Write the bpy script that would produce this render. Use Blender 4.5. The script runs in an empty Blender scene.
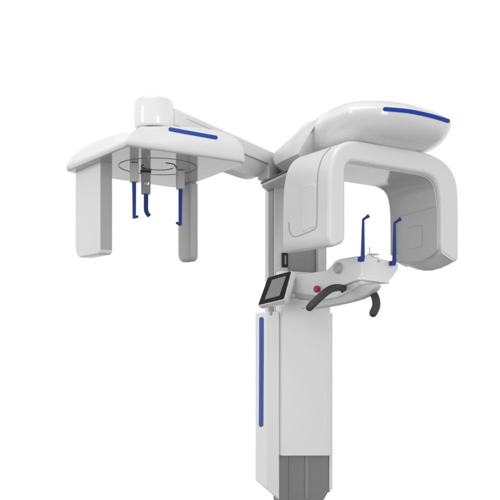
import bpy, bmesh, math
from mathutils import Vector, Matrix
from mathutils.bvhtree import BVHTree

sc = bpy.context.scene
# ------------------------------------------------------------ camera
FP, CX, HY, CZ = 778.0, 250.0, 335.0, 1.25          # focal length, centre and horizon on the 500 px photograph; eye height
cd = bpy.data.cameras.new('camera'); cam = bpy.data.objects.new('camera', cd)
sc.collection.objects.link(cam); sc.camera = cam
cam.location = (0, 0, CZ); cam.rotation_euler = (math.radians(90), 0, 0)
cd.sensor_fit = 'HORIZONTAL'; cd.sensor_width = 36.0; cd.lens = 36.0 * FP / 500.0
cd.shift_y = (HY - 250.0) / 500.0; cd.clip_start = 0.05; cd.clip_end = 200
# ------------------------------------------------------------ studio surround
w = bpy.data.worlds.new('World'); sc.world = w; w.use_nodes = True
nt = w.node_tree; nt.nodes.clear()
out = nt.nodes.new('ShaderNodeOutputWorld'); bg = nt.nodes.new('ShaderNodeBackground')
tc = nt.nodes.new('ShaderNodeTexCoord'); sp = nt.nodes.new('ShaderNodeSeparateXYZ')
mr = nt.nodes.new('ShaderNodeMapRange'); rp = nt.nodes.new('ShaderNodeValToRGB')
mr.inputs[1].default_value = -1; mr.inputs[2].default_value = 1
nt.links.new(tc.outputs['Generated'], sp.inputs[0]); nt.links.new(sp.outputs['Z'], mr.inputs[0])
nt.links.new(mr.outputs[0], rp.inputs[0]); my = nt.nodes.new('ShaderNodeMapRange'); my.interpolation_type = 'SMOOTHSTEP'        # surround bright in front, dimmed behind the camera to deepen form shading
my.inputs[1].default_value = -0.35; my.inputs[2].default_value = 0.55; my.inputs[3].default_value = 0.78; my.inputs[4].default_value = 1.0
vm = nt.nodes.new('ShaderNodeVectorMath'); vm.operation = 'SCALE'
nt.links.new(sp.outputs['Y'], my.inputs[0]); nt.links.new(rp.outputs[0], vm.inputs[0]); nt.links.new(my.outputs[0], vm.inputs['Scale'])
nt.links.new(vm.outputs[0], bg.inputs[0]); nt.links.new(bg.outputs[0], out.inputs[0])
el = rp.color_ramp.elements
def z2(z): return (z + 1) / 2
el[0].position = z2(-0.50); el[0].color = (0.12, 0.12, 0.12, 1)
el[1].position = z2(-0.27); el[1].color = (1, 1, 1, 1)
for z, c in ((0.45, 1.0), (0.62, 0.55), (1.0, 0.55)):
    e = el.new(z2(z)); e.color = (c, c, c, 1)
bg.inputs[1].default_value = 1.0
sc.view_settings.view_transform = 'Standard'; sc.view_settings.look = 'None'
sc.view_settings.exposure = 0.05; sc.view_settings.gamma = 1
# ------------------------------------------------------------ studio lamps
def area(name, loc, target, size, power):
    l = bpy.data.lights.new(name, 'AREA'); l.shape = 'RECTANGLE'; l.size, l.size_y = size; l.energy = power
    o = bpy.data.objects.new(name, l); sc.collection.objects.link(o); o.location = loc
    o.rotation_euler = (Vector(target) - Vector(loc)).to_track_quat('-Z', 'Y').to_euler(); return o
area('softbox_overhead', (-0.6, 1.9, 4.6), (0.1, 2.8, 1.6), (2.2, 1.6), 34)
area('softbox_side', (-3.6, 0.6, 2.3), (0.1, 2.8, 1.5), (0.9, 2.2), 24)
area('fill_front', (1.5, -0.6, 1.3), (0.3, 2.7, 1.7), (0.8, 1.8), 25)  # added fill lamp, lifts the head's bowl and the front faces
# ------------------------------------------------------------ materials
def mat(name, col, rough=0.35, metal=0.0, coat=0.0, emis=0.0, bump=0.0, bscale=300, var=0.0, spec=0.5):
    m = bpy.data.materials.new(name); m.use_nodes = True
    n = m.node_tree; b = n.nodes['Principled BSDF']
    b.inputs['Base Color'].default_value = (*col, 1); b.inputs['Roughness'].default_value = rough
    b.inputs['Metallic'].default_value = metal; b.inputs['Coat Weight'].default_value = coat
    b.inputs['Coat Roughness'].default_value = 0.08; b.inputs['Specular IOR Level'].default_value = spec
    t = n.nodes.new('ShaderNodeTexCoord')
    if var:
        nz = n.nodes.new('ShaderNodeTexNoise'); nz.inputs['Scale'].default_value = 6; nz.inputs['Detail'].default_value = 5
        n.links.new(t.outputs['Object'], nz.inputs['Vector'])
        r = n.nodes.new('ShaderNodeMapRange'); r.inputs[3].default_value = rough - var; r.inputs[4].default_value = rough + var
        n.links.new(nz.outputs['Fac'], r.inputs[0]); n.links.new(r.outputs[0], b.inputs['Roughness'])
    if bump:
        nz = n.nodes.new('ShaderNodeTexNoise'); nz.inputs['Scale'].default_value = bscale; nz.inputs['Detail'].default_value = 2
        bp = n.nodes.new('ShaderNodeBump'); bp.inputs['Strength'].default_value = bump; bp.inputs['Distance'].default_value = 0.0005
        n.links.new(t.outputs['Object'], nz.inputs['Vector']); n.links.new(nz.outputs['Fac'], bp.inputs['Height'])
        n.links.new(bp.outputs['Normal'], b.inputs['Normal'])
    return m
WHITE = mat('white_enamel', (0.80, 0.80, 0.80), 0.33, coat=0.25, var=0.06)
WHITE2 = mat('white_gloss', (0.84, 0.84, 0.84), 0.22, coat=0.5, var=0.05)
SATIN = mat('satin_grey_white', (0.66, 0.66, 0.665), 0.42, var=0.06, bump=0.05)
LGREY = mat('light_grey_plastic', (0.46, 0.46, 0.46), 0.38, var=0.06, bump=0.05)
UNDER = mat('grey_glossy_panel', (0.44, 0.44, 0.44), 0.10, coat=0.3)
PANEL = mat('pale_grey_panel', (0.58, 0.58, 0.58), 0.16, coat=0.3)
GREY = mat('mid_grey_plastic', (0.30, 0.30, 0.30), 0.4, bump=0.05)
RAIL = mat('rail_grey', (0.275, 0.275, 0.275), 0.4)
INNER = mat('column_grey', (0.23, 0.23, 0.232), 0.4, bump=0.05)
DGREY = mat('dark_grey_metal', (0.17, 0.17, 0.172), 0.38, metal=0.2)
ALU = mat('brushed_aluminium', (0.55, 0.55, 0.56), 0.32, metal=0.7)
BLUE = mat('blue_acrylic', (0.011, 0.066, 0.40), 0.5, spec=0.12)
BLUE2 = mat('blue_plastic', (0.011, 0.050, 0.27), 0.42, spec=0.25)
BLACK = mat('black_glass', (0.006, 0.006, 0.006), 0.25, spec=0.2)
LCD = mat('grey_display', (0.25, 0.25, 0.25), 0.3)
RUBBER = mat('dark_rubber', (0.038, 0.039, 0.041), 0.55, bump=0.15, bscale=500)
RED = mat('red_plastic', (0.45, 0.02, 0.03), 0.35)
FLOOR = mat('floor_vinyl', (0.22, 0.22, 0.22), 0.6, bump=0.1, bscale=60)
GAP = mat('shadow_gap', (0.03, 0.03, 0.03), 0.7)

# ------------------------------------------------------------ helpers
def P(u, v, Y):                                        # point seen at pixel u, v at distance Y
    return Vector(((u - CX) / FP * Y, Y, CZ + (HY - v) / FP * Y))
def PZ(u, v, Z):                                       # ... at height Z
    return P(u, v, (Z - CZ) * FP / (HY - v))
def PP(u, v, p0, n):                                   # ... on a plane
    d = Vector(((u - CX) / FP, 1, (HY - v) / FP)); o = Vector((0, 0, CZ))
    return o + d * ((Vector(p0) - o).dot(n) / d.dot(n))
def spline(pts, k=5, closed=True):                     # Catmull-Rom through the points
    r = []; n = len(pts); pts = [Vector(p) for p in pts]
    for i in range(n if closed else n - 1):
        if closed: a, b, c, d = pts[i-1], pts[i], pts[(i+1) % n], pts[(i+2) % n]
        else: a, b, c, d = pts[max(i-1, 0)], pts[i], pts[i+1], pts[min(i+2, n-1)]
        for j in range(k):
            t = j / k
            r.append(0.5*((2*b)+(c-a)*t+(2*a-5*b+4*c-d)*t*t+(-a+3*b-3*c+d)*t**3))
    if not closed: r.append(pts[-1])
    return r
def fillet(pts, rad, k=5):                             # round polygon corners (rad: number or list)
    r = []; n = len(pts); pts = [Vector(p) for p in pts]
    for i in range(n):
        q = rad[i] if isinstance(rad, (list, tuple)) else rad
        p, a, b = pts[i], pts[i-1], pts[(i+1) % n]
        if q <= 0: r.append(p); continue
        da, db = a - p, b - p
        m = min(q, da.length * .49, db.length * .49)
        s, e = p + da.normalized() * m, p + db.normalized() * m
        for j in range(k + 1):
            t = j / k; r.append(s*(1-t)**2 + p*2*t*(1-t) + e*t*t)
    return r
def wloc(o): return Vector(o['_w']) if o is not None else Vector((0, 0, 0))
def obj(name, bm, m, parent=None, bevel=0.0, seg=3, smooth=True, angle=32, label=None):
    loc = wloc(parent)
    bmesh.ops.remove_doubles(bm, verts=bm.verts, dist=1e-6)
    bmesh.ops.recalc_face_normals(bm, faces=bm.faces)
    bmesh.ops.translate(bm, verts=bm.verts, vec=-loc)
    me = bpy.data.meshes.new(name); bm.to_mesh(me); bm.free(); me.materials.append(m)
    if smooth:
        me.shade_smooth(); me.set_sharp_from_angle(angle=math.radians(angle))
    o = bpy.data.objects.new(name, me); sc.collection.objects.link(o); o.parent = parent
    o['_w'] = list(loc)
    if bevel:
        b = o.modifiers.new('bevel', 'BEVEL'); b.width = bevel; b.segments = seg; b.limit_method = 'ANGLE'
        b.angle_limit = math.radians(angle); b.harden_normals = True
    if label: o['label'] = label
    return o
def prism(pts, vec, bm=None):
    bm = bm or bmesh.new(); vec = Vector(vec)
    a = [bm.verts.new(p) for p in pts]; b = [bm.verts.new(Vector(p) + vec) for p in pts]
    bm.faces.new(a); bm.faces.new(b[::-1]); n = len(a)
    for i in range(n): bm.faces.new((a[i], b[i], b[(i+1) % n], a[(i+1) % n]))
    return bm
def vprism(xy, z0, z1, bm=None): return prism([Vector((p[0], p[1], z0)) for p in xy], (0, 0, z1 - z0), bm)
def loft(rings, bm=None, caps=True):
    bm = bm or bmesh.new(); R = [[bm.verts.new(p) for p in r] for r in rings]; n = len(R[0])
    for k in range(len(R) - 1):
        for i in range(n): bm.faces.new((R[k][i], R[k][(i+1) % n], R[k+1][(i+1) % n], R[k+1][i]))
    if caps: bm.faces.new(R[0][::-1]); bm.faces.new(R[-1])
    return bm
def lathe(c, prof, axis=(0, 0, 1), n=48, bm=None):     # prof: (radius, height)
    q = Vector((0, 0, 1)).rotation_difference(Vector(axis))
    return loft([[Vector(c) + q @ Vector((r*math.cos(2*math.pi*i/n), r*math.sin(2*math.pi*i/n), h)) for i in range(n)] for r, h in prof], bm)
def tube(pts, rad, n=16, bm=None, k=6, round_ends=True):
    c = spline(pts, k, False); N = len(c); rings = []
    def rr(i):
        if isinstance(rad, (int, float)): return rad
        t = i / (N - 1) * (len(rad) - 1); j = min(int(t), len(rad) - 2); return rad[j]*(1-(t-j)) + rad[j+1]*(t-j)
    up = None
    for i, p in enumerate(c):
        t = (c[min(i+1, N-1)] - c[max(i-1, 0)]).normalized()
        if up is None: up = t.orthogonal().normalized()
        up = (up - t * up.dot(t)).normalized(); s = t.cross(up); r = rr(i)
        ring = lambda cc, r: [cc + (up*math.cos(2*math.pi*j/n) + s*math.sin(2*math.pi*j/n))*r for j in range(n)]
        if i == 0 and round_ends:
            for a in (80, 55, 28): rings.append(ring(p - t*r*math.sin(math.radians(a)), r*math.cos(math.radians(a))))
        rings.append(ring(p, r))
        if i == N-1 and round_ends:
            for a in (28, 55, 80): rings.append(ring(p + t*r*math.sin(math.radians(a)), r*math.cos(math.radians(a))))
    return loft(rings, bm)
def box(c, ax, ay, az, bm=None):                       # half-extent vectors
    c, ax, ay, az = map(Vector, (c, ax, ay, az))
    return prism([c-ax-ay-az, c+ax-ay-az, c+ax+ay-az, c-ax+ay-az], az*2, bm)
def bvh_of(o):
    dg = bpy.context.evaluated_depsgraph_get(); e = o.evaluated_get(dg); me = e.to_mesh(); l = wloc(o)
    t = BVHTree.FromPolygons([v.co + l for v in me.vertices], [tuple(p.vertices) for p in me.polygons]); e.to_mesh_clear(); return t
def inlay(o, line, w0, name, m, lift=0.0018, wfun=None, n=40, rows=5, w1=None):
    """strip let into a surface: follows its curvature, has thickness"""
    t = bvh_of(o); cl = spline([Vector((a, b, 0)) for a, b in line], max(2, n // (len(line) - 1)), False)
    N = len(cl); top = []; bot = []; L = [0]
    for i in range(1, N): L.append(L[-1] + (cl[i] - cl[i-1]).length)
    for i, p in enumerate(cl):
        d = (cl[min(i+1, N-1)] - cl[max(i-1, 0)]).normalized(); q = Vector((-d.y, d.x, 0))
        f = L[i] / L[-1]; wd = w0 if w1 is None else w0*(1-f) + w1*f
        e = min(L[i], L[-1] - L[i]); r = wd
        if e < r: wd = math.sqrt(max(r*r - (r-e)**2, (0.12*r)**2))
        rt = []; rb = []
        for j in range(rows):
            s = (j / (rows-1) * 2 - 1) * wd; g = p + q * s
            dr = Vector(((g.x - CX)/FP, 1, (HY - g.y)/FP)).normalized()
            h, nn, _, _ = t.ray_cast(Vector((0, 0, CZ)), dr)
            if h is None: h = rt and (rt[-1]) or None; nn = None
            if h is None: continue
            if nn is None: rt.append(h); rb.append(rb[-1]); continue
            if nn.dot(dr) > 0: nn = -nn
            rt.append(h + nn*lift); rb.append(h - nn*0.002)
        if len(rt) == rows: top.append(rt); bot.append(rb)
    bm = bmesh.new()
    T = [[bm.verts.new(p) for p in r] for r in top]; B = [[bm.verts.new(p) for p in r] for r in bot]
    for i in range(len(T) - 1):
        for j in range(rows-1):
            bm.faces.new((T[i][j], T[i+1][j], T[i+1][j+1], T[i][j+1])); bm.faces.new((B[i][j], B[i][j+1], B[i+1][j+1], B[i+1][j]))
        bm.faces.new((T[i][0], B[i][0], B[i+1][0], T[i+1][0])); bm.faces.new((T[i][-1], T[i+1][-1], B[i+1][-1], B[i][-1]))
    for k in (0, -1):
        for j in range(rows-1): bm.faces.new((T[k][j], T[k][j+1], B[k][j+1], B[k][j]))
    return obj(name, bm, m, o, angle=40)
def dirv(vp): v = Vector(((vp - CX) / FP, 1, 0)); return v.normalized()
Z = Vector((0, 0, 1))

# ------------------------------------------------------------ floor under the machine
bm = lathe((0.1, 3.0, -0.02), [(2.4, 0), (2.4, 0.02)], n=96)
fl = obj('floor', bm, FLOOR); fl['kind'] = 'structure'

# ------------------------------------------------------------ the machine
root = bpy.data.objects.new('dental_xray_machine', None); sc.collection.objects.link(root)
root.location = (0.18, 3.1, 0); root['_w'] = [0.18, 3.1, 0]
root['label'] = 'white dental x-ray machine with blue strips, side arm, touch screen and grey handles'
root['category'] = 'x-ray machine'

# --- column
c2 = dirv(50); c1 = Vector((c2.y, -c2.x, 0))           # depth and width direction of the column
A = P(279.3, 335, 3.0); A.z = 0
Wd = 0.2135
def C(a, b): return A + c1*a + c2*b                    # a across, b back
chA = Vector((0.066, 3.04, 0))
ab = ((chA - A).dot(c1), (chA - A).dot(c2))
zt = 1.341
# left wall of the housing, whose foot tapers inwards
def wall(poly, ztop, zbot):
    bm = bmesh.new(); a = [bm.verts.new(C(*p) + Z*zbot(p)) for p in poly]; b = [bm.verts.new(C(*p) + Z*ztop) for p in poly]
    bm.faces.new(a[::-1]); bm.faces.new(b); n = len(a)
    for i in range(n): bm.faces.new((a[i], a[(i+1) % n], b[(i+1) % n], b[i]))
    return bm
bk = ab[1] + 0.176
def foot_cut(p):                                       # slanted foot of the housing
    q = C(*p); u = CX + FP*q.x/q.y
    return CZ - (480 + (u - 255.5)/23.5*20 - HY)/FP*q.y
bm = wall([(0, 0), (ab[0], ab[1]), (ab[0], bk), (0.0, bk), (0.0, 0.03)], zt, foot_cut)
hous = obj('column_housing', bm, WHITE, root, bevel=0.004)
bm = wall([(0.0, bk-0.03), (Wd+0.012, bk-0.03), (Wd+0.012, bk-0.002), (0.0, bk-0.002)], zt-0.006, lambda p: 0.69)
obj('housing_back', bm, GREY, root, bevel=0.002)
bm = wall([(Wd+0.0025, 0.03), (Wd+0.0155, 0.03), (Wd+0.0155, bk-0.032), (Wd+0.0025, bk-0.032)], zt-0.004, lambda p: 0.642 if p[0] > Wd+.01 else 0.624)
obj('housing_side', bm, WHITE, root, bevel=0.0015)
inlay(hous, [(261.6, 317), (261.6, 350), (261.4, 390), (261.2, 427)], 2.0, 'light_strip', BLUE, n=60)
# inner telescoping column, with its guide rails
bm = prism([C(0.004, 0.05) + Z*0.0, C(Wd-0.006, 0.05) + Z*0.0, C(Wd-0.006, 0.16), C(0.004, 0.16)], Z*0.01)
def poly3(pts): return [C(a, 0.035) + Z*z for a, z in pts]
bm = prism(poly3([(0.003, 1.0), (0.003, 0.60), (0.03, 0.56), (0.03, 0.012), (0.17, 0.012), (0.175, 0.567), (0.2155, 0.63), (0.2155, 1.0)]), c2*0.06)
inner = obj('lower_column', bm, INNER, root, bevel=0.003)
for a in (0.052, 0.122):
    bm = box(C(a, 0.034) + Z*0.80, c1*(0.0025 if a < .1 else .007), c2*0.0035, Z*0.195)
    obj('guide_rail', bm, RAIL, inner, bevel=0.001)
bm = box(C(0.1, 0.13) + Z*0.012, c1*0.25, c2*0.3, Z*0.012)
obj('foot_plate', bm, SATIN, root, bevel=0.006)
# carriage cover
bm = prism([C(0.002, 0.012)+Z*0.783, C(0.014, -0.002)+Z*0.783, C(Wd-0.012, -0.002)+Z*0.776, C(Wd, 0.01)+Z*0.776, C(Wd, 0.17)+Z*0.776, C(0.002, 0.17)+Z*0.783], Z*0.715)
car = obj('carriage', bm, WHITE, root, bevel=0.004)
# mast above the carriage
def M(a, b): return C(a, b)
mz0, mz1 = 1.30, 1.845
y0 = 0.055
bm = vprism([M(-0.003, y0), M(0.052, y0), M(0.052, y0+0.14), M(-0.003, y0+0.14)], mz0, mz1)
mast = obj('mast', bm, SATIN, root, bevel=0.003)
bm = vprism([M(-0.0055, y0+0.012), M(-0.0025, y0+0.012), M(-0.0025, y0+0.08), M(-0.0055, y0+0.08)], mz0, mz1-0.003)
obj('side_channel', bm, DGREY, mast)
bm = vprism([M(0.055, y0+0.012), M(0.170, y0+0.012), M(0.170, y0+0.13), M(0.055, y0+0.13)], 1.38, mz1-0.002)
obj('mast_recess', bm, GREY, root, bevel=0.002)
bm = vprism([M(0.172, y0-0.02), M(0.2065, y0-0.02), M(0.2065, y0+0.14), M(0.172, y0+0.14)], 1.38, mz1-0.001)
obj('mast_side', bm, SATIN, root, bevel=0.004)
bm = box(M(0.037, y0-0.006) + Z*(1.25+75/FP*3.05), c1*0.0115, c2*0.007, Z*0.0285)
sl = obj('connector_socket', bm, BLACK, root, bevel=0.0015)
bm = box(M(0.037, y0-0.014) + Z*(1.25+75/FP*3.05), c1*0.004, c2*0.002, Z*0.018)
obj('socket_slot', bm, DGREY, sl, bevel=0.001)
# cap plate on the mast
cap = [PZ(260, 183.5, 1.8385), PZ(288.5, 170.3, 1.8385), Vector((0.25, 2.96, 1.8385)), Vector((0.34, 3.1, 1.8385)), Vector((0.3, 3.3, 1.8385)), Vector((0.10, 3.25, 1.8385))]
bm = prism(fillet(cap, [0.012, 0.012, 0.03, 0.03, 0.03, 0.03]), Z*0.005)
obj('bearing_plate', bm, DGREY, root, bevel=0.001)
cc_ = Vector((0.18, 3.1, 0))
low = [Vector((cc_.x+(p.x-cc_.x)*.97, cc_.y+(p.y-cc_.y)*.97, 1.827)) for p in fillet(cap, [0.02, 0.012, 0.03, 0.03, 0.03, 0.03])]
bm = prism(low, Z*0.0105)
obj('mast_cap', bm, SATIN, root, bevel=0.003)
bm = lathe((0.17, 3.1, 1.8445), [(0.085, 0), (0.085, 0.03)])
obj('bearing', bm, GREY, root)

# --- support beam out to the side arm
b1 = dirv(682); bn = Vector((b1.y, -b1.x, 0))          # along the beam (away), near side normal
B0 = PZ(269, 150, 1.963); B0.z = 0
def BM(t, s, z): return B0 + b1*t - bn*s + Z*z         # t along, s across away from camera
prof = [(0.004, 1.963), (0.0, 1.957), (0.0, 1.912), (0.006, 1.905), (0.012, 1.875), (0.03, 1.848), (0.06, 1.84), (0.09, 1.85), (0.105, 1.88), (0.11, 1.957), (0.106, 1.963)]
rings = []
for t, k in ((-0.64, 0.35), (-0.60, .6), (-0.5, 1), (-0.3, 1), (-0.12, 1), (-0.07, .96), (-0.035, .86), (-0.012, .62), (0.0, 0.4)):
    rings.append([BM(t, s, 1.912 - (1.912 - z)*k if z < 1.912 else z) for s, z in prof])
bm = loft(rings)
beam = obj('support_beam', bm, WHITE, root, angle=25)
bm = box(BM(-0.31, 0.0, 1.9085), b1*0.31, bn*0.0012, Z*0.0007)
obj('seam', bm, GREY, beam)
bm = box(BM(-0.47, 0.0, 1.945), b1*0.105, bn*0.001, Z*0.0006)
obj('seam', bm, LGREY, beam)
# joint block joining beam and head
jt = [BM(0.0, -0.001, 0), BM(0.028, -0.004, 0), BM(0.16, 0.0, 0), BM(0.16, 0.06, 0), BM(0.0, 0.05, 0)]
bm = vprism(jt, 1.852, 1.9605)
obj('beam_joint', bm, WHITE, root, bevel=0.004)

# --- head
rimz = 1.98
near = [PZ(u, v, rimz) for u, v in ((308, 132), (317, 125), (328, 118.3), (345, 111.8), (362, 109), (384, 108.3), (402, 109.6), (420, 112.3), (437, 116.5), (450, 121))]
ctr = Vector((0.446, 2.77, rimz))
far = [Vector(p + (rimz,)) for p in ((0.702, 2.73), (0.69, 2.81), (0.65, 2.92), (0.54, 3.0), (0.42, 3.03), (0.27, 3.01), (0.18, 2.96), (0.165, 2.86))]
rim = spline(near + far, 5)
def hring(k, z):
    sh = (-0.10*(1-k), 0) if z > 1.985 else (0, 0)
    return [Vector((ctr.x + (p.x-ctr.x)*k + sh[0], ctr.y + (p.y-ctr.y)*k + sh[1], z)) for p in rim]
rings = [hring(.30, 1.892), hring(.50, 1.892), hring(.66, 1.896), hring(.78, 1.906), hring(.875, 1.921), hring(.94, 1.940), hring(.98, 1.960), hring(.997, 1.974), hring(1.0, 1.981),
         hring(.996, 1.9835), hring(.980, 1.9895), hring(.955, 1.9965), hring(.92, 2.0040), hring(.87, 2.0145), hring(.77, 2.0235), hring(.62, 2.029), hring(.42, 2.0325), hring(.2, 2.0345), hring(.06, 2.0348)]
head = obj('rotating_head', loft(rings), WHITE2, root, angle=50)
inlay(head, [(383, 109.2), (395, 110), (410, 111.6), (425, 114.6), (438, 118), (449.5, 121.6)], 1.9, 'light_strip', BLUE, n=60, lift=0.002)
# bracket carrying the head from the column
bl = [PZ(275, 165, 1.895), PZ(286, 159.3, 1.895), PZ(298, 153.5, 1.895), Vector((0.32, 2.86, 1.895)), Vector((0.46, 2.86, 1.895)), Vector((0.50, 2.95, 1.895)), Vector((0.30, 3.2, 1.895)), Vector((0.14, 3.16, 1.895))]
tp = [P(274.5, 152, 2.96), P(297, 132.5, 2.80), P(322, 115, 2.72), P(334, 109.5, 2.88), Vector((0.48, 2.92, 1.97)), Vector((0.50, 2.95, 1.97)), Vector((0.30, 3.2, 1.955)), Vector((0.12, 3.16, 1.945))]
cc = Vector((0.28, 2.93, 0))
b0 = [Vector((cc.x + (p.x-cc.x)*.80, cc.y + (p.y-cc.y)*.80, 1.868)) for p in bl]
md = [(a + b)/2 + (Vector((a.x-cc.x, a.y-cc.y, 0)).normalized()*0.006) for a, b in zip(bl, tp)]
t2 = [Vector((cc.x + (p.x-cc.x)*.93, cc.y + (p.y-cc.y)*.93, p.z+0.006)) for p in tp]
bm = loft([b0, bl, md, tp, t2])
obj('head_bracket', bm, WHITE, root, bevel=0.006, angle=20)
bm = lathe((0.446, 2.77, 1.872), [(0.085, 0), (0.095, 0.01), (0.095, 0.022)])
obj('rotation_bearing', bm, GAP, root)

# --- rotating C-arm
d1 = dirv(1468); d2 = dirv(-247)                       # across and back directions of the arm
nf = Vector((d1.y, -d1.x, 0))                          # front face normal, to the camera
d2 = -nf
F0 = P(329, 335, 2.5)
def fr(u, v): return PP(u, v, F0, nf)
Dp = 0.265
outer = [(329, 240), (329, 215), (329.3, 190), (330.3, 172), (333, 158), (338.5, 147.5), (347, 141.5), (358, 140.5), (380, 143.8), (400, 147.3), (418, 150.2),
         (432, 154), (444, 160.5), (452, 169), (457, 180), (459, 194), (459.4, 215), (459.4, 240), (459.2, 258)]
inner_ = [(441.5, 249), (441.5, 225), (441, 202), (438.8, 187), (434, 178.5), (426, 174), (412, 171.3), (380, 166), (358, 162.3), (350.5, 162), (347, 166), (346, 176), (346, 200), (346, 222), (346, 238)]
def open_sp(pts, k=3): return spline([fr(*p) for p in pts], k, False)
front = [fr(332, 247.5)] + open_sp(outer) + [fr(458, 262.5), fr(455, 261.5), fr(444, 254)] + open_sp(inner_) + [fr(344.5, 243)]
carm = obj('rotating_arm', prism(front, d2*Dp), WHITE, root, bevel=0.014, seg=5, angle=40)
# underside swell of the right leg
def G(sv, z, d): p = Vector((F0.x, F0.y, 0)) + d1*sv + d2*d; p.z = z; return p
def s_of(u, v): return (fr(u, v) - F0).dot(d1)
si, so = s_of(442, 250), s_of(459.2, 258)
rings = []
for k, sw in ((0.004, -.004), (0.02, .0), (0.045, .009), (0.08, .018), (0.12, .023), (0.16, .022), (0.20, .014), (0.235, .003), (0.258, -.008)):
    m_ = max(sw, 0)
    rings.append([G(si+.004, 1.57, k), G(si+.002, 1.546, k), G(si+.010, 1.539 - .3*m_, k), G(si+.035, 1.528 - .7*m_, k), G(so-.03, 1.519 - .95*m_, k), G(so-.012, 1.515 - sw, k), G(so-.005, 1.522 - .8*sw, k), G(so-.0030, 1.536 - .3*m_, k), G(so-.0030, 1.57, k)])
obj('leg_foot', loft(rings), WHITE, carm, angle=60)
SEAM = [(288.9, 222), (289.4, 230), (292.5, 235.8), (298, 236.2), (305, 233.3), (312, 230.6), (315.8, 227.5), (316.9, 222), (317.2, 200), (317.6, 180), (319.2, 167), (323.5, 156), (330, 148.5), (337, 143.2)]
inlay(carm, SEAM, 0.6, 'casing_seam', LGREY, lift=0.0004, n=80)
# grey liner inside the opening
def shrink(k):  # liner profile: opening outline offset inwards
    return None
op = open_sp(inner_)
cen = fr(392, 215)
def toward(p, dist):
    v = cen - p; v.y += 0; return p + v.normalized()*dist
def offs(pts, d):
    r = []
    for i, p in enumerate(pts):
        t = (pts[min(i+1, len(pts)-1)] - pts[max(i-1, 0)]).normalized()
        s = nf.cross(t)
        if s.dot(cen - p) < 0: s = -s
        r.append(p + s.normalized()*d)
    return r
def liner(a, b, d_in, d_out, m, name, parent, seq):
    i1 = offs(seq, d_in); i2 = offs(seq, d_out)
    return obj(name, prism([p + d2*a for p in i1 + i2[::-1]], d2*(b-a)), m, parent, bevel=0.0015)
rl = [p for p in op]
liner(0.012, Dp-0.004, 0.003, -0.02, PANEL, 'inner_lining', carm, rl)
liner(0.018, 0.022, 0.0048, -0.01, WHITE2, 'lining_rim', carm, rl)
# detector face on the inside of the right leg
def onplane(p0, n, uv): return [PP(u, v, p0, n) for u, v in uv]
pr = offs([fr(441.5, 249), fr(441.5, 220)], 0.003)[0]
n1 = -d1
face = onplane(pr - d1*0.006, n1, [(437, 206), (437, 249), (432, 255.5), (423, 260.5), (412, 262.5), (400, 261.5), (397.5, 258), (397.5, 217)])
det = obj('detector_face', prism(fillet(face, 0.01), d1*0.012), PANEL, carm, bevel=0.003)
pw = onplane(pr - d1*0.0065, n1, [(408, 228), (422.5, 225), (422.5, 246.5), (408, 249.5)])
bm = bmesh.new()
for i in range(4):
    a, b = pw[i], pw[(i+1) % 4]
    if i == 3: continue
    d = (b - a).normalized()
    box((a+b)/2, (b-a)/2, n1*0.0005, d.cross(n1)*0.0005, bm)
obj('window_outline', bm, UNDER, det)
rb = fillet(onplane(pr - d1*0.002, n1, [(408, 194.5), (434, 187), (434, 191.5), (408, 199)]), 0.006)
obj('light_rib', prism(rb, d1*0.006), PANEL, carm, bevel=0.002)
# outer casing panel on the left leg
pl = F0 - d1*0.0
def lf(u, v, off=0): return PP(u, v, F0 - d1*off, d1)
pan = fillet([lf(u, v, 0.0012) for u, v in ((302, 187), (315, 183.5), (315, 226), (302, 231.5))], 0.006)
obj('side_panel', prism(pan, d1*0.01), WHITE, carm, bevel=0.0009)

# --- chin rest and its arm
n_l = Vector((-0.83, -0.56, 0)).normalized()           # side of the arm, facing left and forward
E0 = P(361, 270, 2.62)                                 # front corner
t_l = Vector((-n_l.y, n_l.x, 0)); t_l = t_l if t_l.y > 0 else -t_l
def sl_(u, v, off=0): return PP(u, v, E0 + n_l*off, n_l)
n_f = Vector((0.42, -0.9, 0)).normalized()
def sf_(u, v, off=0): return PP(u, v, E0 + n_f*off, n_f)
side = [(361, 255.5), (350, 257), (339, 259), (334.5, 261), (330.5, 266), (326, 270), (312, 272.5), (297, 274.5), (294, 279), (292, 294), (296, 300), (312, 301.5), (335, 298), (350, 291), (361, 284)]
bm = prism([sl_(*p) for p in side], -n_l*0.085)
arm = obj('chin_rest_arm', bm, WHITE, root, bevel=0.006, seg=4, angle=20)
fb = [(361, 255.5), (368, 255), (377, 258), (389, 260.5), (399, 263.5), (398.5, 269), (394, 276), (389, 281), (361, 279)]
bm = prism([sf_(*p) for p in fb], -n_f*0.10)
chin = obj('chin_rest', bm, WHITE, root, bevel=0.006, seg=4, angle=25)
# projecting lip around the bottom of the chin rest
zl = 1.425
lp = [PZ(340, 286.5, zl), PZ(359, 279.5, zl), PZ(364, 279.3, zl), PZ(389, 282.5, zl)]
for p in lp: pass
def at(u, v, Y): return P(u, v, Y)
l1 = [sl_(338.5, 286.6, 0.010), sl_(344, 283, 0.012), sl_(351, 279.8, 0.012), sl_(358.5, 277.6, 0.010), sf_(364, 277.6, 0.013), sf_(376, 279.3, 0.012), sf_(389.5, 281.3, 0.004)]
l2 = [sf_(388, 281, -0.05), sl_(362, 278, -0.06), sl_(341, 285, -0.03)]
for p in l1 + l2: pass
bm = bmesh.new()
ring = l1 + l2
a = [p + Z*0.004 for p in ring]; b = [p - Z*0.008 for p in ring]
bm = loft([b, a])
obj('front_lip', bm, WHITE2, chin, bevel=0.003)
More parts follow.
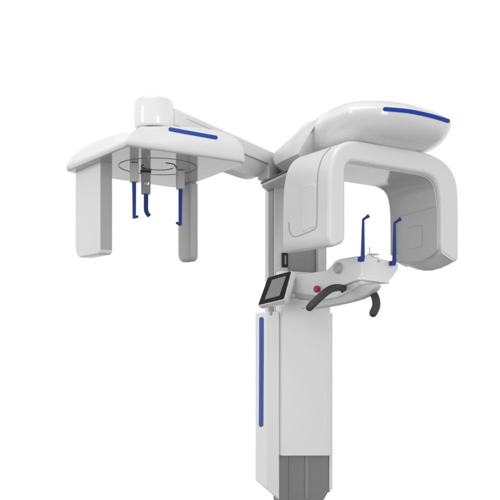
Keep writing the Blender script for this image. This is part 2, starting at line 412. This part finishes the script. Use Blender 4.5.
# lower cover
cv = [(341, 287), (352, 284), (375, 284.5), (373, 289), (367, 294.5), (358, 299), (346, 302.5), (332, 305.5), (314, 308.5), (300, 309), (297, 300), (318, 298.5), (332, 294)]
bm = prism([sl_(u, v, -0.012) for u, v in cv], -n_l*0.036)
obj('lower_cover', bm, SATIN, arm, bevel=0.008, seg=4, angle=20)
bk_ = [sl_(*p, 0.012) for p in ((293.5, 292.5), (313, 295.5), (313, 299.5), (294, 297))]
obj('mounting_bar', prism(bk_, -n_l*0.05), LGREY, arm, bevel=0.001)
bk_ = [sl_(*p, 0.008) for p in ((297, 299), (309, 300), (306, 308.5), (299, 307.5))]
obj('mounting_block', prism(bk_, -n_l*0.045), SATIN, arm, bevel=0.002)
# knob, button
kc = sl_(338.7, 268.2)
kn = obj('adjusting_knob', lathe(kc - n_l*0.002, [(0.0205, 0), (0.0205, 0.005), (0.017, 0.006), (0.016, 0.012), (0.0145, 0.014)], n_l, 32), LGREY, arm)
bc = sl_(319.2, 289.2)
obj('button_collar', lathe(bc - n_l*0.002, [(0.0135, 0), (0.0135, 0.004)], n_l, 32), SATIN, arm)
obj('stop_button', lathe(bc + n_l*0.001, [(0.0095, 0), (0.0095, 0.006), (0.0125, 0.008), (0.0125, 0.015), (0.0095, 0.018), (0.004, 0.0185)], n_l, 32), RED, arm)
# handles
ys = 2.62
hp = [P(346, 288.5, 2.70), P(339, 287.5, 2.66), P(332, 288.6, 2.62), P(325.5, 292.5, 2.59), P(317, 300, 2.57), P(309.5, 307.5, 2.56)]
obj('handle', tube(hp, [0.0105, 0.0120, 0.0130, 0.0132, 0.0130, 0.0125], 20), RUBBER, root)
hp = [P(369, 287.5, 2.66), P(372.5, 292, 2.64), P(375.6, 298.5, 2.62), P(376.2, 306, 2.61), P(373.2, 313.2, 2.60)]
obj('handle', tube(hp, [0.0108, 0.0126, 0.0136, 0.0138, 0.0134], 20), RUBBER, root)
obj('handle_socket', tube([P(343, 290.3, 2.70), P(348.5, 290.8, 2.73)], 0.0095, 16), GAP, arm)
obj('handle_socket', tube([P(370, 285.5, 2.68), P(375, 284.5, 2.70)], 0.007, 16), GAP, arm)
# blue head supports
def support(u0, v0, u1, v1, u2, v2, Y):
    bm = box(P(u0, v0, Y), d1*0.0085, d2*0.008, Z*0.008)
    o = obj('temple_support', bm, BLUE2, root, bevel=0.002)
    a, b = P(u0+1.7, v0, Y), P(u1, v1, Y)
    w0, w1 = 0.0058, 0.0034
    bm = loft([[a - c1*w0 - c2*w0, a + c1*w0 - c2*w0, a + c1*w0 + c2*w0, a - c1*w0 + c2*w0],
               [b - c1*w1 - c2*w1, b + c1*w1 - c2*w1, b + c1*w1 + c2*w1, b - c1*w1 + c2*w1]])
    obj('stem', bm, BLUE2, o, bevel=0.0012)
    c = P(u2, v2, Y - 0.01); dd = (c - b).normalized(); s = dd.cross(Z).normalized(); n = s.cross(dd).normalized()
    def rg(p, h): return [p - s*0.004 - n*h, p + s*0.004 - n*h, p + s*0.004 + n*h, p - s*0.004 + n*h]
    bm = loft([rg(b - dd*0.002, 0.0028), rg(b + (c-b)*.5, 0.0038), rg(c, 0.0062)])
    obj('pad', bm, BLUE2, o, bevel=0.0012)
support(361, 259.3, 363.2, 219.5, 369, 215.6, 2.60)
support(392.6, 263.3, 394.6, 223, 401, 218.6, 2.66)
pn = P(373, 255, 2.70)
bp = obj('bite_holder', box(pn + Z*0.0015, d1*0.016, d2*0.014, Z*0.002), ALU, chin, bevel=0.001)
obj('bite_pin', tube([P(369.8, 255, 2.70), P(369.6, 247.5, 2.70)], 0.0018, 12), ALU, chin)
obj('clamp_screw', lathe(P(372.5, 255.8, 2.68), [(0.006, -0.006), (0.006, 0.004), (0.004, 0.005)], n=20), ALU, chin)
obj('screw_head', lathe(sf_(378.5, 261), [(0.0045, -0.001), (0.0045, 0.002), (0.003, 0.003)], n_f, 20), ALU, chin)

# --- touch screen
BL, BR, TL = P(258.5, 305.2, 2.93), P(284, 299.0, 2.84), P(268.3, 277.6, 2.98)
TR = PP(291.3, 271.4, BL, (BR - BL).cross(TL - BL).normalized())
ns = (BR - BL).cross(TL - BL).normalized()
if ns.y > 0: ns = -ns
cs = (BL + BR + TL + TR) / 4
def sq(p, k, off): return cs + (p - cs)*k + ns*off
qs = fillet([sq(p, 1.06, 0) for p in (BL, BR, TR, TL)], 0.008)
qb = fillet([sq(p, 0.92, -0.034) for p in (BL, BR, TR, TL)], 0.008)
qm = fillet([sq(p, 1.06, -0.020) for p in (BL, BR, TR, TL)], 0.008)
scr = obj('control_screen', loft([qb, qm, qs]), WHITE2, root, bevel=0.002)
gl = obj('screen_glass', prism(fillet([sq(p, 1.0, 0.0008) for p in (BL, BR, TR, TL)], 0.006), ns*0.001), BLACK, scr)
DQ = [PP(u, v, cs + ns*0.0022, ns) for u, v in ((264.8, 299.6), (279.5, 295.8), (286.2, 275.9), (272.2, 279.9))]
obj('display', prism(DQ, ns*0.0006), LCD, scr)
obj('screen_post', tube([P(271, 314, 2.98), P(271, 305, 2.97)], 0.006, 16), LGREY, root)
obj('screen_bracket', box(P(292, 296, 2.93), c1*0.02, c2*0.03, Z*0.008), LGREY, root, bevel=0.002)

# --- side arm for skull pictures
zu = 1.763
Q = [PZ(127, 145, zu), PZ(249.5, 162.5, zu), PZ(180, 188.5, zu), PZ(63.5, 171.5, zu)]       # near corner, right, back, left tip
cq = Vector((-0.299, 2.42, zu))
base = fillet(Q, [0.006, 0.045, 0.05, 0.03], 8)
n = len(base)
def pexp(p, vals):                                            # how full the dome is towards each corner
    v = (p - cq).normalized(); s = 0; ws = 0
    for q_, e in zip(Q, vals):
        wgt = max(0.0, v.dot((q_ - cq).normalized()))**2 + 1e-4; s += wgt*e; ws += wgt
    return s / ws
H = 0.103; lip = 0.013
dn = []                                                # resample more points along the edges
for i in range(n):
    a, b = base[i], base[(i+1) % n]; k = max(1, int((b-a).length/0.02))
    for j in range(k): dn.append(a + (b-a)*j/k)
base = dn
ex = [pexp(p, (1.9, 3.8, 2.2, 2.7)) for p in base]; ey = [pexp(p, (1.0, 2.5, 1.6, 1.45)) for p in base]
for _ in range(6): ex = [(ex[i-1] + ex[i] + ex[(i+1) % len(ex)])/3 for i in range(len(ex))]; ey = [(ey[i-1] + ey[i] + ey[(i+1) % len(ey)])/3 for i in range(len(ey))]
rings = [[cq + (p - cq)*0.985 for p in base], [p + Z*0.004 for p in base], [p + Z*lip for p in base]]
for t in (0.995, .98, .955, .92, .87, .8, .72, .63, .54, .45, .36, .28):
    rings.append([Vector((cq.x + (p.x-cq.x)*t, cq.y + (p.y-cq.y)*t, zu + lip + H*(1 - t**e)**(1/g))) for p, e, g in zip(base, ex, ey)])
plate = obj('side_arm_cover', loft(rings), WHITE, root, angle=50)
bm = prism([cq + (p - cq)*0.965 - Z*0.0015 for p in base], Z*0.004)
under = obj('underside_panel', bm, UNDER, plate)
inlay(plate, [(168.5, 129.2), (185, 132.3), (202, 135.3), (217.5, 138.1)], 1.7, 'light_strip', BLUE, n=40)
# pivot hub
hc = Vector((-0.299, 2.42, 0))
HR = 0.0605
obj('pivot_collar', lathe(hc, [(0.048, 1.868), (0.048, 1.915)]), DGREY, root)
obj('pivot_hub', lathe(hc, [(0.047, 1.8885), (0.055, 1.8895), (HR-0.0015, 1.893), (HR, 1.898), (HR+.001, 1.940), (HR, 1.970), (HR-0.002, 1.974), (HR-0.006, 1.977), (0.03, 1.979), (0.004, 1.980)], n=64), WHITE2, root, angle=50)
bm = loft([[BM(-0.645, s, z) for s, z in ((0.02, 1.962), (0.02, 1.915), (0.09, 1.915), (0.09, 1.962))],
           [BM(-0.57, s, z) for s, z in ((0.0, 1.963), (0.0, 1.918), (0.10, 1.918), (0.10, 1.963))]])
obj('hub_neck', bm, WHITE2, root, bevel=0.004)
# the two hanging legs
e2 = (Q[3] - Q[0]).normalized()
ca, cb = PZ(99.5, 161.5, zu), PZ(75, 171.5, zu)
ed = (cb - ca); ew = d1 * 0.042
zb = 1.490
def leg(ca, ed, ew, m, lab, r=0.03, r0=0.014, bv=0.006, cut=0.0):
    h = zu - zb - 0.002 - cut
    L = ed.length; u = ed.normalized()
    pr_ = [Vector((0, 0)), Vector((0, -h)), Vector((L, -h)), Vector((L, 0))]
    pp = fillet([Vector((p.x, p.y, 0)) for p in pr_], [0, r0, r, 0], 8)
    pts = [ca + u*p.x + Z*(p.y + (0.003 if p.y > -0.001 else -0.002)) for p in pp]
    return obj('hanging_leg', prism(pts, ew), m, root, bevel=bv, seg=5, label=lab)
leg_l = leg(ca, ed, ew, WHITE, 'wide white leg hanging at the outer end of the side arm', 0.045)
fp = [ca + ed*0.04 + ew*1.0, ca + ed*0.9 + ew*1.0]
bm = box(ca + ew*0.5 + ew.normalized()*0.0 - ed.normalized()*0.0006 - Z*0.129, ew*0.43, ed.normalized()*0.001, Z*0.131)  # grey sheet stands in for the shade on the leg's white front
obj('front_shade', bm, UNDER, leg_l, bevel=0.0005)
cr = PZ(189.5, 181.5, zu)
leg_r = leg(cr, d2*0.09, d1*0.036, LGREY, 'narrow grey leg hanging at the inner end of the side arm', 0.035, 0.022, 0.012, 0.008)
# positioning ring
rc = PZ(158, 166.3, zu); bm = bmesh.new()
def ringmesh(c, R, w, a0, a1, bm, n=64):
    z = c.z
    full = abs(a1-a0) >= 2*math.pi - 1e-6
    P_ = []
    for i in range(n + (0 if full else 1)):
        a = a0 + (a1-a0)*i/n; d = Vector((math.cos(a), math.sin(a), 0))
        P_.append([bm.verts.new(c + d*(R-w)), bm.verts.new(c + d*(R+w)), bm.verts.new(c + d*(R+w) - Z*0.001), bm.verts.new(c + d*(R-w) - Z*0.001)])
    m_ = len(P_)
    for i in range(m_ if full else m_-1):
        for j in range(4): bm.faces.new((P_[i][j], P_[(i+1) % m_][j], P_[(i+1) % m_][(j+1) % 4], P_[i][(j+1) % 4]))
rcz = rc - Z*0.0018
ringmesh(rcz, 0.118, 0.0007, 0, 2*math.pi, bm)
obj('turning_ring', bm, DGREY, under)
bm = bmesh.new(); ringmesh(rcz, 0.047, 0.0007, math.radians(20), math.radians(170), bm, 32); ringmesh(rcz, 0.062, 0.0014, math.radians(-62), math.radians(-30), bm, 16)
ringmesh(rcz, 0.055, 0.0014, math.radians(-20), math.radians(15), bm, 16); ringmesh(rcz, 0.05, 0.0016, math.radians(150), math.radians(215), bm, 16)
obj('guide_slot', bm, GAP, under)
# rods
def rod(u, v, gu, vb, tip, name, hw=0.0125):
    top = PZ(u, v, zu) - Z*0.002; Y = top.y
    zb_ = CZ + (HY - vb)/FP*Y
    ax = c1*hw; ay = c2*hw*0.8
    h = (top.z - zb_)
    o = obj(name, box(Vector((top.x, top.y, (top.z+zb_)/2)), ax, ay, Z*h/2), LGREY if name == 'ear_rod' else GREY, root, bevel=0.003)
    m = spline([P(a, b, Y) for a, b in tip], 5, False); w_ = 0.0062
    rings = []
    for i, p in enumerate(m):
        t = (m[min(i+1, len(m)-1)] - m[max(i-1, 0)]).normalized(); s = Vector((-t.z, 0, t.x)); s = s if s.x > 0 else -s
        k = 1.0 - 0.25*i/len(m) if name == 'ear_rod' else 1.08 - 0.5*max(0, i/len(m)-.6)
        rings.append([p - s*w_*k - c2*0.004, p + s*w_*k - c2*0.004, p + s*w_*k + c2*0.004, p - s*w_*k + c2*0.004])
    obj('blue_tip', loft(rings), BLUE2, o, bevel=0.001)
    return o, Y
r1, Y1 = rod(134.3, 162.5, 0, 182.3, [(134, 180), (134.2, 195), (134.2, 218.5)], 'ear_rod')
obj('ear_plug', tube([P(134.5, 217.3, Y1), P(137.2, 216.6, Y1)], 0.0040, 14), BLUE2, r1)
r2, Y2 = rod(145.8, 170.6, 0, 194.3, [(146, 192), (146, 203), (146, 209), (147, 213), (149.5, 216.3)], 'nose_rest', 0.0138)
obj('reflection_block', box(P(145.8, 169.5, Y2) - Z*0.002, c1*0.0155, c2*0.013, Z*0.010), GAP, r2, bevel=0.002)  # dark block in place of a reflection in the glossy underside
obj('adjusting_screw', lathe(P(146.5, 183, Y2-0.012), [(0.009, 0), (0.009, 0.002), (0.007, 0.003)], (0, -1, 0), 24), ALU, r2)
r3, Y3 = rod(180.3, 170, 0, 189.3, [(180.5, 187), (180.3, 200), (180.2, 225.5)], 'ear_rod')
obj('ear_plug', tube([P(179.5, 224.5, Y3), P(177, 223, Y3)], 0.0040, 14), BLUE2, r3)

for o in bpy.data.objects:
    if '_w' in o: del o['_w']
